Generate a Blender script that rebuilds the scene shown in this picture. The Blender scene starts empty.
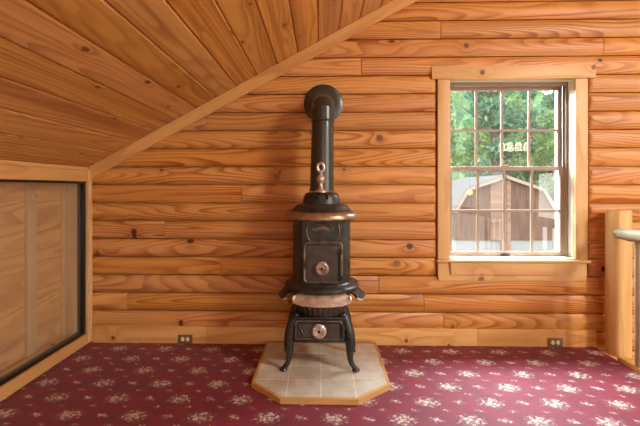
import bpy, bmesh, math, random
from mathutils import Vector, Matrix
R = random.Random(7)
SC = bpy.context.scene
COL = SC.collection
PI = math.pi
for p, v in (('view_transform', 'Standard'), ('look', 'None'), ('gamma', 1.0), ('exposure', 0.14)):
    setattr(SC.view_settings, p, v)
SC.view_settings.use_curve_mapping = False

# ---------------------------------------------------------------- helpers
def link_bm(name, bm, mat, parent=None, smooth=None, loc=None):
    me = bpy.data.meshes.new(name)
    bmesh.ops.recalc_face_normals(bm, faces=bm.faces)
    bm.to_mesh(me); bm.free()
    mats = mat if isinstance(mat, (list, tuple)) else [mat]
    for m in mats: me.materials.append(m)
    if smooth is not None:
        for p in me.polygons: p.use_smooth = True
        me.set_sharp_from_angle(angle=math.radians(smooth))
    o = bpy.data.objects.new(name, me); COL.objects.link(o)
    if loc: o.location = loc
    if parent is not None:
        o.parent = parent
        o.matrix_parent_inverse = Matrix.Translation(parent.location).inverted()
    return o
def tag(o, label=None, cat=None, group=None, kind=None):
    if label: o['label'] = label
    if cat: o['category'] = cat
    if group: o['group'] = group
    if kind: o['kind'] = kind
    return o
def empty(name, loc, label, cat, group=None, kind=None):
    o = bpy.data.objects.new(name, None); COL.objects.link(o); o.location = loc
    o.empty_display_size = .1
    return tag(o, label, cat, group, kind)
def BM(): return bmesh.new()
def quad_box(bm, c8, mi=0):
    v = [bm.verts.new(c) for c in c8]
    fs = []
    for f in ((0,1,2,3),(7,6,5,4),(0,4,5,1),(1,5,6,2),(2,6,7,3),(3,7,4,0)):
        fc = bm.faces.new([v[i] for i in f]); fc.material_index = mi; fs.append(fc)
    return v, fs
def box(bm, x0, x1, y0, y1, z0, z1, bev=0, mi=0):
    v, fs = quad_box(bm, [(x0,y0,z0),(x1,y0,z0),(x1,y1,z0),(x0,y1,z0),(x0,y0,z1),(x1,y0,z1),(x1,y1,z1),(x0,y1,z1)], mi)
    if bev:
        es = list({e for f in fs for e in f.edges})
        bmesh.ops.bevel(bm, geom=es, offset=bev, segments=2, affect='EDGES', profile=.6)
def lathe(bm, prof, c=(0,0,0), n=40, a0=0, a1=2*PI, axis='z', mi=0, sx=1, sy=1):
    full = abs(a1-a0-2*PI) < 1e-6
    m = n if full else n+1
    rings = []
    for r, h in prof:
        ring = []
        if r < 1e-6 and full:
            ring = [None]
        else:
            for i in range(m):
                a = a0+(a1-a0)*i/n
                ring.append((r*math.cos(a)*sx, r*math.sin(a)*sy))
        rings.append((ring, h))
    def P(xy, h):
        x, y = xy
        if axis == 'z': q = (x, y, h)
        elif axis == 'y': q = (x, h, y)
        else: q = (h, x, y)
        return bm.verts.new((q[0]+c[0], q[1]+c[1], q[2]+c[2]))
    vs = [[P((0,0) if k is None else k, h) for k in ring] for ring, h in rings]
    for A, B in zip(vs[:-1], vs[1:]):
        for i in range(n):
            j = (i+1) % m
            if len(A) == 1 and len(B) == 1: continue
            if len(A) == 1: f = [A[0], B[i], B[j]]
            elif len(B) == 1: f = [A[i], A[j], B[0]]
            else: f = [A[i], A[j], B[j], B[i]]
            bm.faces.new(f).material_index = mi
    return vs
def tube(bm, pts, rad, n=12, cap=True, mi=0, flat=None):
    pts = [Vector(p) for p in pts]
    if not isinstance(rad, (list, tuple)): rad = [rad]*len(pts)
    rings = []
    prev = None
    for i, p in enumerate(pts):
        a = (pts[i]-pts[i-1]).normalized() if i else (pts[1]-pts[0]).normalized()
        b = (pts[i+1]-pts[i]).normalized() if i < len(pts)-1 else a
        t = (a+b).normalized()
        if prev is None:
            u = t.orthogonal().normalized()
        else:
            u = (prev - t*prev.dot(t)).normalized()
        prev = u
        w = t.cross(u)
        # mitre stretch so that bent tubes keep their width
        k = 1/max(.5, a.dot(t))
        bend = (b-a)
        ring = []
        for j in range(n):
            g = 2*PI*j/n
            d = u*math.cos(g)+w*math.sin(g)
            if bend.length > 1e-4 and i not in (0, len(pts)-1):
                bn = (bend - t*bend.dot(t))
                if bn.length > 1e-5:
                    bn.normalize(); d = d + bn*d.dot(bn)*(k-1)
            ring.append(bm.verts.new(p+d*rad[i]))
        rings.append(ring)
    for A, B in zip(rings[:-1], rings[1:]):
        for j in range(n):
            bm.faces.new([A[j], A[(j+1)%n], B[(j+1)%n], B[j]]).material_index = mi
    if cap:
        bm.faces.new(rings[0][::-1]).material_index = mi
        bm.faces.new(rings[-1]).material_index = mi
def extrude_poly(bm, poly, f, t0, t1, mi=0):
    """poly: list of (u,v); f(u,v,t) -> point"""
    A = [bm.verts.new(f(u, v, t0)) for u, v in poly]
    B = [bm.verts.new(f(u, v, t1)) for u, v in poly]
    n = len(poly)
    bm.faces.new(A[::-1]).material_index = mi
    bm.faces.new(B).material_index = mi
    for i in range(n):
        bm.faces.new([A[i], A[(i+1)%n], B[(i+1)%n], B[i]]).material_index = mi
def smooth_path(pts, n=6):
    pts = [Vector(p) for p in pts]; out = []
    P = [2*pts[0]-pts[1]]+pts+[2*pts[-1]-pts[-2]]
    for i in range(1, len(P)-2):
        for k in range(n):
            t = k/n; a, b, c, d = P[i-1], P[i], P[i+1], P[i+2]
            out.append(.5*((2*b)+(c-a)*t+(2*a-5*b+4*c-d)*t*t+(3*b-a-3*c+d)*t**3))
    out.append(pts[-1]); return out
def lerp_list(v, n=6):
    out = []
    for a, b in zip(v[:-1], v[1:]):
        for k in range(n): out.append(a+(b-a)*k/n)
    return out+[v[-1]]
def srgb(r, g, b):
    f = lambda c: (c/255/12.92) if c/255 <= .04045 else ((c/255+.055)/1.055)**2.4
    return (f(r), f(g), f(b), 1)

# ---------------------------------------------------------------- node helpers
class S:
    """socket wrapper with arithmetic"""
    def __init__(s, nt, sock): s.nt, s.s = nt, sock
    def _m(s, op, *o, clamp=False):
        n = s.nt.nodes.new('ShaderNodeMath'); n.operation = op; n.use_clamp = clamp
        for i, v in enumerate((s,)+o):
            if isinstance(v, S): s.nt.links.new(v.s, n.inputs[i])
            else: n.inputs[i].default_value = v
        return S(s.nt, n.outputs[0])
    def __add__(s, o): return s._m('ADD', o)
    def __sub__(s, o): return s._m('SUBTRACT', o)
    def __mul__(s, o): return s._m('MULTIPLY', o)
    def __truediv__(s, o): return s._m('DIVIDE', o)
    def frac(s): return s._m('FRACT')
    def abs(s): return s._m('ABSOLUTE')
    def sin(s): return s._m('SINE')
    def pow(s, e): return s._m('POWER', e)
    def min(s, o): return s._m('MINIMUM', o)
    def max(s, o): return s._m('MAXIMUM', o)
    def lt(s, o): return s._m('LESS_THAN', o)
    def gt(s, o): return s._m('GREATER_THAN', o)
    def ss(s, a, b):      # smooth ramp a->b to 0->1
        n = s.nt.nodes.new('ShaderNodeMapRange'); n.interpolation_type = 'SMOOTHSTEP'
        s.nt.links.new(s.s, n.inputs['Value'])
        lo, hi, t0, t1 = (a, b, 0, 1) if a < b else (b, a, 1, 0)
        n.inputs['From Min'].default_value = lo; n.inputs['From Max'].default_value = hi
        n.inputs['To Min'].default_value = t0; n.inputs['To Max'].default_value = t1
        return S(s.nt, n.outputs['Result'])
class Mat:
    def __init__(s, name):
        s.m = bpy.data.materials.new(name); s.m.use_nodes = True
        s.nt = s.m.node_tree
        s.b = s.nt.nodes['Principled BSDF']
    def node(s, t, **k):
        n = s.nt.nodes.new(t)
        for a, v in k.items(): setattr(n, a, v)
        return n
    def pset(s, **k):
        for a, v in k.items():
            i = s.b.inputs[a.replace('_', ' ')]
            if isinstance(v, S): s.nt.links.new(v.s, i)
            else: i.default_value = v
        return s
    def coord(s, kind='Object'):
        n = s.node('ShaderNodeTexCoord'); sp = s.node('ShaderNodeSeparateXYZ')
        s.nt.links.new(n.outputs[kind], sp.inputs[0])
        return [S(s.nt, sp.outputs[i]) for i in range(3)]
    def comb(s, *c):
        n = s.node('ShaderNodeCombineXYZ')
        for i, v in enumerate(c):
            if isinstance(v, S): s.nt.links.new(v.s, n.inputs[i])
            else: n.inputs[i].default_value = v
        return S(s.nt, n.outputs[0])
    def noise(s, vec, scale=1, detail=2, rough=.5, out='Fac'):
        n = s.node('ShaderNodeTexNoise')
        n.inputs['Scale'].default_value = scale; n.inputs['Detail'].default_value = detail
        n.inputs['Roughness'].default_value = rough
        s.nt.links.new(vec.s, n.inputs['Vector'])
        return S(s.nt, n.outputs[out])
    def vor(s, vec, scale=1, out='Distance', rnd=1.0):
        n = s.node('ShaderNodeTexVoronoi'); n.inputs['Scale'].default_value = scale
        n.inputs['Randomness'].default_value = rnd
        s.nt.links.new(vec.s, n.inputs['Vector'])
        return n if out is None else S(s.nt, n.outputs[out])
    def mix(s, f, a, b):
        n = s.node('ShaderNodeMix', data_type='RGBA')
        for i, v in ((0, f), (6, a), (7, b)):
            if isinstance(v, S): s.nt.links.new(v.s, n.inputs[i])
            else: n.inputs[i].default_value = v
        return S(s.nt, n.outputs[2])
    def hsv(s, col, h=.5, sat=1, val=1):
        n = s.node('ShaderNodeHueSaturation')
        s.nt.links.new(col.s, n.inputs['Color'])
        for k, v in (('Hue', h), ('Saturation', sat), ('Value', val)):
            if isinstance(v, S): s.nt.links.new(v.s, n.inputs[k])
            else: n.inputs[k].default_value = v
        return S(s.nt, n.outputs[0])
    def island(s):
        n = s.node('ShaderNodeNewGeometry'); return S(s.nt, n.outputs['Random Per Island'])
    def bump(s, h, strength=.3, dist=.01):
        n = s.node('ShaderNodeBump'); n.inputs['Strength'].default_value = strength
        n.inputs['Distance'].default_value = dist
        s.nt.links.new(h.s, n.inputs['Height']); s.nt.links.new(n.outputs[0], s.b.inputs['Normal'])
def sep(M, sock):
    sp = M.node('ShaderNodeSeparateXYZ'); M.nt.links.new(sock.s, sp.inputs[0])
    return [S(M.nt, sp.outputs[i]) for i in range(3)]

def wood(name, light, dark, knot, axis=0, rings=9., knots=.45, var=.16, rough=.45, stretch=.55, wid=5., streak=.25, contrast=.75, fine=.10, ku=1.3, kv=5., bs=.45, bw=9.):
    M = Mat(name)
    c = M.coord()
    u = c[axis]; v, w = [c[i] for i in range(3) if i != axis]
    r = M.island()
    uo = u + r*61.7; vo = v + r*23.3; wo = w + r*41.9
    # knots: sparse cells in the (along, across) plane
    vn = M.vor(M.comb(uo*ku, (vo+wo*.6)*kv, r*97.), 1, None)
    vn.voronoi_dimensions = '2D'
    pos = sep(M, S(M.nt, vn.outputs['Position'])); rc = sep(M, S(M.nt, vn.outputs['Color']))
    du = (uo - pos[0]/ku)
    dv = ((vo+wo*.6) - pos[1]/kv)
    wob = M.noise(M.comb(uo*60, vo*60, wo*60), 1, 1)
    kd = ((du*du*.45 + dv*dv)._m('SQRT'))
    on = rc[0].lt(knots)
    size = rc[1]*.012 + .008
    kmask = ((kd + (wob-.5)*.006)/size).ss(1.15, .75)*on
    halo = ((kd/size)*-.42)._m('EXPONENT')*on
    # cathedral grain: contour lines of a stretched noise field, pushed around the knots
    f = M.noise(M.comb(uo*stretch, vo*wid, wo*wid), 1, 1.2, .45)
    f2 = M.noise(M.comb(uo*4., vo*24, wo*24), 1, 1)
    g = (f*rings + halo*1.6 + f2*.35)
    s_ = g.frac()
    line = s_.ss(.30, .90) * s_.ss(1.0, .90)
    amp = M.noise(M.comb(uo*.9, vo*7, wo*7, ), 1, 1).ss(.3, .7)
    fib = M.noise(M.comb(uo*7, vo*230, wo*230), 1, 2)
    big = M.noise(M.comb(uo*bs, vo*bw, wo*bw), 1, 1.5).ss(.45, .72)
    col = M.mix(line*(amp*.6+.4)*contrast, light, dark)
    col = M.mix(big*streak, col, dark)
    col = M.mix(halo*.55, col, dark)
    col = M.mix(kmask*(.45+.0)+kmask*rc[2]*.5, col, knot)
    val = (r*13.7).frac()*(2*var) + (1-var)
    val = val*((fib-.5)*fine*2+1)
    hue = (r*29.3).frac()*.006 + .499
    col = M.hsv(col, hue, (r*7.9).frac()*.08+.97, val)
    M.pset(Base_Color=col, Roughness=rough)
    M.b.inputs['Specular IOR Level'].default_value = .4
    M.bump(line*.25 + fib*.3 - kmask*.4, .25, .002)
    return M.m

def metal(name, col, rough, metallic=0., bumpy=0, spec=.5, vary=None):
    M = Mat(name)
    c = M.coord(); vec = M.comb(*c)
    n = M.noise(vec, 22, 3)
    col2 = vary or tuple(k*.7 for k in col[:3])+(1,)
    M.pset(Base_Color=M.mix(n.ss(.35, .7), col, col2), Roughness=n*.06+(rough-.03), Metallic=metallic)
    M.b.inputs['Specular IOR Level'].default_value = spec
    if bumpy: M.bump(M.noise(vec, 260, 2), bumpy, .001)
    return M.m
def plain(name, col, rough=.5, spec=.5, nz=.12, scale=15):
    M = Mat(name); vec = M.comb(*M.coord())
    n = M.noise(vec, scale, 3)
    M.pset(Base_Color=M.mix(n, tuple(k*(1-nz) for k in col[:3])+(1,), tuple(min(1, k*(1+nz)) for k in col[:3])+(1,)), Roughness=rough)
    M.b.inputs['Specular IOR Level'].default_value = spec
    return M.m
def emitter(name, col, st):
    M = Mat(name); M.pset(Base_Color=col); M.b.inputs['Emission Color'].default_value = col
    M.b.inputs['Emission Strength'].default_value = st
    return M.m
def glass(name, tint, refl, rough=.0, haze=0, hazecol=(.7,.7,.7,1)):
    M = Mat(name); nt = M.nt
    tr = M.node('ShaderNodeBsdfTransparent'); tr.inputs[0].default_value = tint
    gl = M.node('ShaderNodeBsdfGlossy'); gl.inputs['Roughness'].default_value = rough
    fr = M.node('ShaderNodeFresnel'); fr.inputs[0].default_value = 1.5
    mx = M.node('ShaderNodeMixShader')
    ge = M.node('ShaderNodeNewGeometry'); k = S(nt, fr.outputs[0])*refl*(S(nt, ge.outputs['Backfacing'])*-1+1)
    nt.links.new(k.s, mx.inputs[0]); nt.links.new(tr.outputs[0], mx.inputs[1]); nt.links.new(gl.outputs[0], mx.inputs[2])
    out = nt.nodes['Material Output']
    last = mx
    if haze:
        df = M.node('ShaderNodeBsdfDiffuse'); df.inputs[0].default_value = hazecol
        m2 = M.node('ShaderNodeMixShader'); m2.inputs[0].default_value = haze
        nt.links.new(mx.outputs[0], m2.inputs[1]); nt.links.new(df.outputs[0], m2.inputs[2]); last = m2
    nt.links.new(last.outputs[0], out.inputs['Surface'])
    return M.m

# ---------------------------------------------------------------- materials
LOG_L, LOG_D, KNOT = srgb(210,149,85), srgb(150,76,32), srgb(60,32,18)
M_log = wood('log_pine', LOG_L, LOG_D, KNOT, 0, rings=24, var=.09, knots=.55, wid=4.4, stretch=.42, streak=.22, contrast=.88)
M_ceil = wood('ceiling_pine', srgb(210,156,90), srgb(156,96,46), srgb(60,28,12), 1, rings=20, contrast=.7, var=.10, knots=.5, ku=2.1, bs=.28, bw=15., streak=.75, stretch=.26, wid=4.5, rough=.38)
M_trimx = wood('trim_pine_across', srgb(222,178,120), srgb(190,132,74), srgb(110,58,26), 0, rings=5, var=.05, knots=.28, streak=.15, contrast=.6)
M_trimy = wood('trim_pine_deep', srgb(216,164,102), srgb(182,122,64), srgb(110,58,26), 1, rings=5, var=.05, knots=.25, streak=.15, contrast=.6)
M_trimz = wood('trim_pine_upright', srgb(222,182,128), srgb(192,138,82), srgb(110,58,26), 2, rings=5, var=.05, knots=.28, streak=.15, contrast=.6)
M_panel = wood('panel_pine', srgb(226,182,124), srgb(180,126,74), srgb(80,44,22), 1, rings=12, var=.08, knots=.25, streak=.5, wid=4, rough=.5)
M_post = wood('peeled_post', srgb(224,182,120), srgb(188,132,74), srgb(100,52,24), 2, rings=5, var=.02, knots=.5, streak=.3, contrast=.55)
M_rail = wood('peeled_rail', srgb(160,144,116), srgb(116,96,68), srgb(70,48,30), 1, rings=5, var=.05, knots=.3, streak=.3, contrast=.5, rough=.35)
M_balu = wood('peeled_baluster', srgb(170,150,118), srgb(120,98,70), srgb(70,48,30), 2, rings=5, var=.05, knots=.3, streak=.3, contrast=.5, rough=.4)
M_oak = wood('oak_edge', srgb(204,158,98), srgb(170,118,62), srgb(130,80,40), 0, rings=5, var=.04, knots=.0, streak=.2, contrast=.5)
M_sash = plain('taupe_sash', srgb(158,138,120), .5, .4, .06)
M_white = plain('white_jamb', srgb(212,204,186), .6, .4, .04)
M_blackf = plain('black_frame', srgb(26,24,24), .35, .5, .2)
M_iron = metal('black_iron', srgb(54,57,52), .38, .3, .12, .6, srgb(34,33,30))
M_door = metal('iron_door', srgb(66,58,50), .40, 0, .12, .6, srgb(40,36,32))
M_pipe = metal('pipe_steel', srgb(74,76,72), .29, .6, 0, .6, srgb(72,74,70))
M_rim = metal('pale_rim', srgb(120,108,94), .36, .6, .08, .5, srgb(88,78,66))  # paler metal than the door, for its frame and the rims
M_rib = metal('bowl_iron', srgb(84,76,66), .42, .3, 0, .6, srgb(66,60,52))
M_copper = metal('copper_trim', srgb(178,154,126), .36, .75, 0, .5, srgb(140,116,92))
M_nickel = metal('nickel_skirt', srgb(228,210,194), .34, .6, 0, .5, srgb(186,170,156))
M_letter = metal('worn_letters', srgb(176,142,108), .4, .4)
M_knob = metal('coil_knob', srgb(212,198,184), .34, .6, 0, .5, srgb(170,150,134))
M_dark = plain('near_black', srgb(12,12,12), .8, .2)  # near-black colour stands in for the shade inside slots; also knob screws
M_brown = plain('outlet_brown', srgb(118,90,58), .35, .5, .1)
M_ivory = plain('outlet_ivory', srgb(232,218,190), .4, .5, .03)
M_grout = plain('grout', srgb(230,220,200), .8, .2, .08, 60)
M_plaster = wood('far_wall_pine', LOG_L, LOG_D, KNOT, 1, rings=9, var=.1, knots=.3)
M_glass = glass('window_glass', (.97,.985,.98,1), 1.25, 0, .03, (.85,.9,.9,1))
M_glass2 = glass('alcove_glass', (.93,.91,.88,1), 1.3, 0, .05, (.75,.68,.56,1))

M_rake = wood('rake_pine', srgb(222,168,102), srgb(184,120,60), srgb(100,52,24), 0, rings=6, var=.05, ku=2.2, knots=.5, streak=.25, contrast=.65)
def tile_mat():
    M = Mat('beige_tile'); c = M.coord(); vec = M.comb(*c); r = M.island()
    n = M.noise(vec, 9, 4, .6); n2 = M.noise(vec, 70, 2)
    col = M.mix(n.ss(.3, .72), srgb(214,206,190), srgb(186,176,158))
    col = M.mix(n2.ss(.55, .75)*.25, col, srgb(150,132,110))
    col = M.hsv(col, .5, 1, r*.12+.94)
    M.pset(Base_Color=col, Roughness=.42); M.bump(n2, .1, .002)
    return M.m
M_tile = tile_mat()

def carpet_mat():
    M = Mat('floral_carpet'); c = M.coord()
    TX, TY = .358, .348
    wx = M.noise(M.comb(c[0]*42, c[1]*42, 0), 1, 2, .65, 'Color')
    wv = sep(M, wx)
    px = c[0] + (wv[0]-.5)*.05; py = c[1] + (wv[1]-.5)*.05
    def lattice(ox, oy):
        def loc(ax, ay):
            return (((px-ax)/TX+.5).frac()-.5)*TX, (((py-ay)/TY+.5).frac()-.5)*TY
        a = loc(ox, oy); b = loc(ox+TX/2, oy+TY/2)
        da = a[0].abs()/TX + a[1].abs()/TY; db = b[0].abs()/TX + b[1].abs()/TY
        t = da.lt(db)
        return [b[i] + (a[i]-b[i])*t for i in (0, 1)]
    def blobs(q, lst, soft=.006):
        m = None
        for bx, by, r in lst:
            r = r*1.15; bx = bx*1.12; by = by*1.12
            dx = q[0]-bx; dy = q[1]-by
            d = ((dx*dx+dy*dy)._m('SQRT')) - r
            m = d if m is None else m.min(d)
        return m.ss(soft, -soft)
    q = lattice(.607, 2.600)
    fl = [(0,.004,.018),(-.028,.008,.013),(.024,-.012,.013),(.012,.028,.012),(-.016,-.022,.013),(.047,.004,.009),(-.048,-.012,.008),(.030,.024,.008),(.004,-.040,.008),(-.030,.032,.007),(.056,-.022,.006)]
    lf = [(-.056,.014,.008),(-.066,-.022,.006),(.060,-.006,.008),(.070,.014,.006),(-.036,-.036,.008),(.034,-.036,.009),(-.008,.046,.007),(.040,.040,.006),(-.050,.036,.005),(.016,-.052,.006),(.0,-.012,.034)]
    q2 = lattice(.607+TX/2, 2.600)
    fs = [(0,0,.012),(.020,-.006,.008),(-.016,.008,.006)]
    ls = [(-.026,-.006,.006),(.010,.016,.007),(.034,-.010,.005),(-.004,-.018,.006)]
    def loc3(ax, ay):
        return [(((px-ax)/(TX/2)+.5).frac()-.5)*(TX/2), (((py-ay)/(TY/2)+.5).frac()-.5)*(TY/2)]
    q3 = loc3(.607+TX/4, 2.6+TY/4)
    ft = [(0,0,.006),(-.016,.004,.004)]; lt = [(.014,-.003,.006),(-.006,-.010,.004)]
    F = blobs(q, fl).max(blobs(q2, fs)).max(blobs(q3, ft))
    L = blobs(q, lf).max(blobs(q2, ls)).max(blobs(q3, lt))
    pet = M.vor(M.comb(c[0]*80, c[1]*80, 0), 1)
    speck = M.noise(M.comb(c[0]*420, c[1]*420, 0), 1, 2, .7)
    mott = M.noise(M.comb(c[0]*6, c[1]*6, 0), 1, 3)
    base = M.mix(speck.ss(.3, .75), srgb(104,3,26), srgb(140,10,48))
    base = M.mix(mott.ss(.35,.7)*.45, base, srgb(84,8,34))
    leaf = M.mix(speck, srgb(66,50,46), srgb(140,120,98))
    flow = M.mix(pet.ss(.25, .75), srgb(226,204,186), srgb(134,86,84))
    col = M.mix(L*.75, base, leaf)
    col = M.mix(F*.88, col, flow)
    M.pset(Base_Color=col, Roughness=.62)
    M.b.inputs['Sheen Weight'].default_value = .10; M.b.inputs['Sheen Roughness'].default_value = .5
    M.b.inputs['Specular IOR Level'].default_value = .35
    M.bump(speck, .35, .004)
    return M.m
M_carpet = carpet_mat()

# ---------------------------------------------------------------- room dimensions (metres)
WY = 3.085                      # back wall face (bottom of the grooves)
XL, XR = -1.835, 5.4
SL = .539
ZK = 1.385                      # knee wall height at XL
XRIDGE = 2.7
ZRIDGE = ZK + SL*(XRIDGE-XL)
YB = -4.2                       # rear wall
LOW = -2.6                      # lower storey floor
EDGE = 2.10                     # loft carpet edge
WX0, WX1, WZ0, WZ1 = .984, 1.975, .665, 2.078     # rough window opening
def ceil_z(x): return ZK + SL*(x-XL) if x < XRIDGE else ZRIDGE - SL*(x-XRIDGE)

# ---------------------------------------------------------------- back wall of half logs
def log_profile(z0, z1, n=10, sag=.019):
    out = []
    for i in range(n+1):
        t = i/n; k = 2*t-1
        out.append((z0+.0044+(z1-z0-.0088)*t, .013 + sag*(max(0, 1-abs(k)**2.2))**.9))
    return out
def add_log(bm, x0, x1, z0, z1, r0=False, r1=False):
    prof = log_profile(z0, z1)
    xs = []
    if r0: xs += [(x0+.026*(1-math.cos(a)), math.sin(a)) for a in (0.05, .35, .7, 1.1)] + [(x0+.03, 1)]
    else: xs += [(x0+.0008, .93), (x0+.003, 1)]
    if r1: xs += [(x1-.03, 1)] + [(x1-.026*(1-math.cos(a)), math.sin(a)) for a in (1.1, .7, .35, .05)]
    else: xs += [(x1-.003, 1), (x1-.0008, .93)]
    prof = [(prof[0][0], -.018)] + prof + [(prof[-1][0], -.018)]
    cols = [[bm.verts.new((x, WY-s*(k if s > 0 else 1), z)) for z, s in prof] for x, k in xs]
    for A, B in zip(cols[:-1], cols[1:]):
        for i in range(len(A)-1): bm.faces.new([A[i], B[i], B[i+1], A[i+1]])
    for c in (cols[0], cols[-1]):
        bm.faces.new(c)
joints = [1.248-.1422*k for k in range(-17, 28)]
joints.sort()
def course_seams(zc):
    fixed = {1.176: [-.622], .892: [-1.238], .61: [-.78], .33: [-1.535, .80], .468: [.451], 2.472: [.93], 2.181: [.315], 2.314: [2.173], 1.758: [-.905], 1.06: [], .75: []}
    for k, v in fixed.items():
        if abs(k-zc) < .07: return v
    return [R.uniform(-1.2, 2.5)] if R.random() < .3 else []
bm = BM()
for z0, z1 in zip(joints[:-1], joints[1:]):
    zc = (z0+z1)/2
    if zc > ZRIDGE: continue
    xl = XL if zc < ZK else XL + (zc-ZK-.07)/SL
    xr = XR if zc < ZK else XR - (zc-ZK-.07)/SL
    xl = max(XL, xl); xr = min(XR, xr)
    if zc < -.05: xl = EDGE+.06
    cuts = []
    if z1 > .55 and z0 < 2.14:                                   # stop at the window casing
        if zc > 2.06: pass
        cuts.append((.895, 2.064))
    if z0 > 2.06 or z1 < .54: cuts = []
    segs = [(xl, xr, False, False)]
    for a, b in cuts:
        new = []
        for s0, s1, f0, f1 in segs:
            if a <= s0 and b >= s1: continue
            if b <= s0 or a >= s1: new.append((s0, s1, f0, f1)); continue
            if a > s0+.02: new.append((s0, a, f0, True))
            if b < s1-.02: new.append((b, s1, True, f1))
        segs = new
    for s in course_seams(zc):
        new = []
        for s0, s1, f0, f1 in segs:
            if s0+.1 < s < s1-.1: new += [(s0, s-.0005, f0, False), (s+.0005, s1, False, f1)]
            else: new.append((s0, s1, f0, f1))
        segs = new
    for s0, s1, f0, f1 in segs: add_log(bm, s0, s1, z0, z1, f0, f1)
TH = .24
def gable_box(bm, x0, x1, zlo=None):
    """slab piece of the gable wall from zlo up to the roof between x0 and x1"""
    poly = [(x0, zlo), (x1, zlo), (x1, ceil_z(x1)+.1)]
    if x0 < XRIDGE < x1: poly.append((XRIDGE, ZRIDGE+.1))
    poly.append((x0, ceil_z(x0)+.1))
    extrude_poly(bm, poly, lambda u, v, t: (u, t, v), WY+.02, WY+TH)
gable_box(bm, XL-.25, WX0, LOW-.2)
gable_box(bm, WX1, XR+.25, LOW-.2)
gable_box(bm, WX0, WX1, WZ1)
box(bm, WX0, WX1, WY+.02, WY+TH, LOW-.2, WZ0)
tag(link_bm('wall_back', bm, M_log, smooth=35), 'back wall of horizontal varnished half logs behind the stove', 'wall', kind='structure')

# ---------------------------------------------------------------- floor, lower storey, other walls
bm = BM(); box(bm, XL-.25, EDGE, YB, WY, -.30, 0)
tag(link_bm('floor', bm, M_carpet), 'burgundy carpet floor with scattered cream flower bouquets', 'floor', kind='structure')
bm = BM(); box(bm, EDGE+.005, EDGE+.06, YB, 2.83, -.30, .028, .004)
tag(link_bm('trim_1', bm, M_trimy, smooth=40), 'pale wooden edge strip of the carpet below the log railing', 'trim', kind='structure')
bm = BM(); box(bm, -2.1, XR+.25, YB-.25, WY+TH, LOW-.25, LOW)
tag(link_bm('floor_lower', bm, M_panel), 'wooden floor of the lower storey beyond the railing', 'floor', kind='structure')
# right wall; unseen openings added to let light onto the stovepipe
bm = BM()
wr = [(-3.6, -2.4), (-1.35, .25)]; wz = [(-.3, 1.6), (.2, 2.15)]
ys = YB-.25
for (a, b), (za, zb) in zip(wr+[(WY+TH, None)], wz+[(0, 0)]):
    box(bm, XR, XR+.22, ys, a, LOW, ceil_z(XR)+.15)
    if b is None: break
    box(bm, XR, XR+.22, a, b, LOW, za); box(bm, XR, XR+.22, a, b, zb, ceil_z(XR)+.15)
    ys = b
tag(link_bm('wall_right', bm, M_plaster), 'right wall of the lower storey with added light openings', 'wall', kind='structure')
# rear wall; unseen openings added to let fill light in
bm = BM()
def rear(x0, x1, z0, z1=None):
    if z1 is None:
        poly = [(x0, z0), (x1, z0), (x1, ceil_z(x1)+.1)]
        if x0 < XRIDGE < x1: poly.append((XRIDGE, ZRIDGE+.1))
        poly.append((x0, ceil_z(x0)+.1))
    else: poly = [(x0, z0), (x1, z0), (x1, z1), (x0, z1)]
    extrude_poly(bm, poly, lambda u, v, t: (u, t, v), YB-.22, YB)
rear(XL-.25, .2, LOW); rear(.2, 1.7, LOW, .7); rear(.2, 1.7, 2.15)
rear(1.7, 2.9, LOW); rear(2.9, 4.9, LOW, -1.6); rear(2.9, 4.9, 1.7); rear(4.9, XR+.22, LOW)
tag(link_bm('wall_rear', bm, M_plaster), 'rear gable wall behind the viewer with added light openings', 'wall', kind='structure')

# ceiling planks (left slope) : every board an island, laid along the depth
ang = math.atan(SL); ca, sa = math.cos(ang), math.sin(ang)
def slope_pt(xh, d, right=False):
    """point of the slope above horizontal position xh, d = distance above the ceiling face"""
    if right: return (xh + d*sa, None, ceil_z(xh) + d*ca)
    return (xh - d*sa, None, ceil_z(xh) + d*ca)
def plank(bm, xa, xb, y0, y1, right=False, th=.02, g=.0022):
    e = .0055
    sec = [(xa+g, .010), (xa+g, e), (xa+g+e, 0), (xb-g-e, 0), (xb-g, e), (xb-g, .010)]
    A, B = [], []
    for xh, d in sec:
        p = slope_pt(xh, d, right); A.append(bm.verts.new((p[0], y0, p[2]))); B.append(bm.verts.new((p[0], y1, p[2])))
    for i in range(len(sec)-1): bm.faces.new([A[i], A[i+1], B[i+1], B[i]])
    bm.faces.new(A); bm.faces.new(B[::-1])
bm = BM()
DX = .1602; x = -.34-DX*10
ends = {}
k = 0
while x < XRIDGE-.02:
    xa, xb = max(x, XL-.02), min(x+DX, XRIDGE)
    if xb-xa > .03:
        off = R.uniform(.2, 2.4); cut = YB + 2.2 + off
        plank(bm, xa, xb, YB, cut-.001); plank(bm, xa, xb, cut+.001, WY-.002)
    x += DX
# slab above the boards
extrude_poly(bm, [(XL-.3, ceil_z(XL)-.3*SL+.011), (XRIDGE, ZRIDGE+.011), (XRIDGE, ZRIDGE+.2), (XL-.3, ceil_z(XL)-.3*SL+.2)], lambda u, v, t: (u, t, v), YB-.22, WY+TH)
tag(link_bm('ceiling', bm, M_ceil, smooth=30), 'sloping ceiling of knotty tongue and groove pine boards', 'ceiling', kind='structure')
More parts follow.
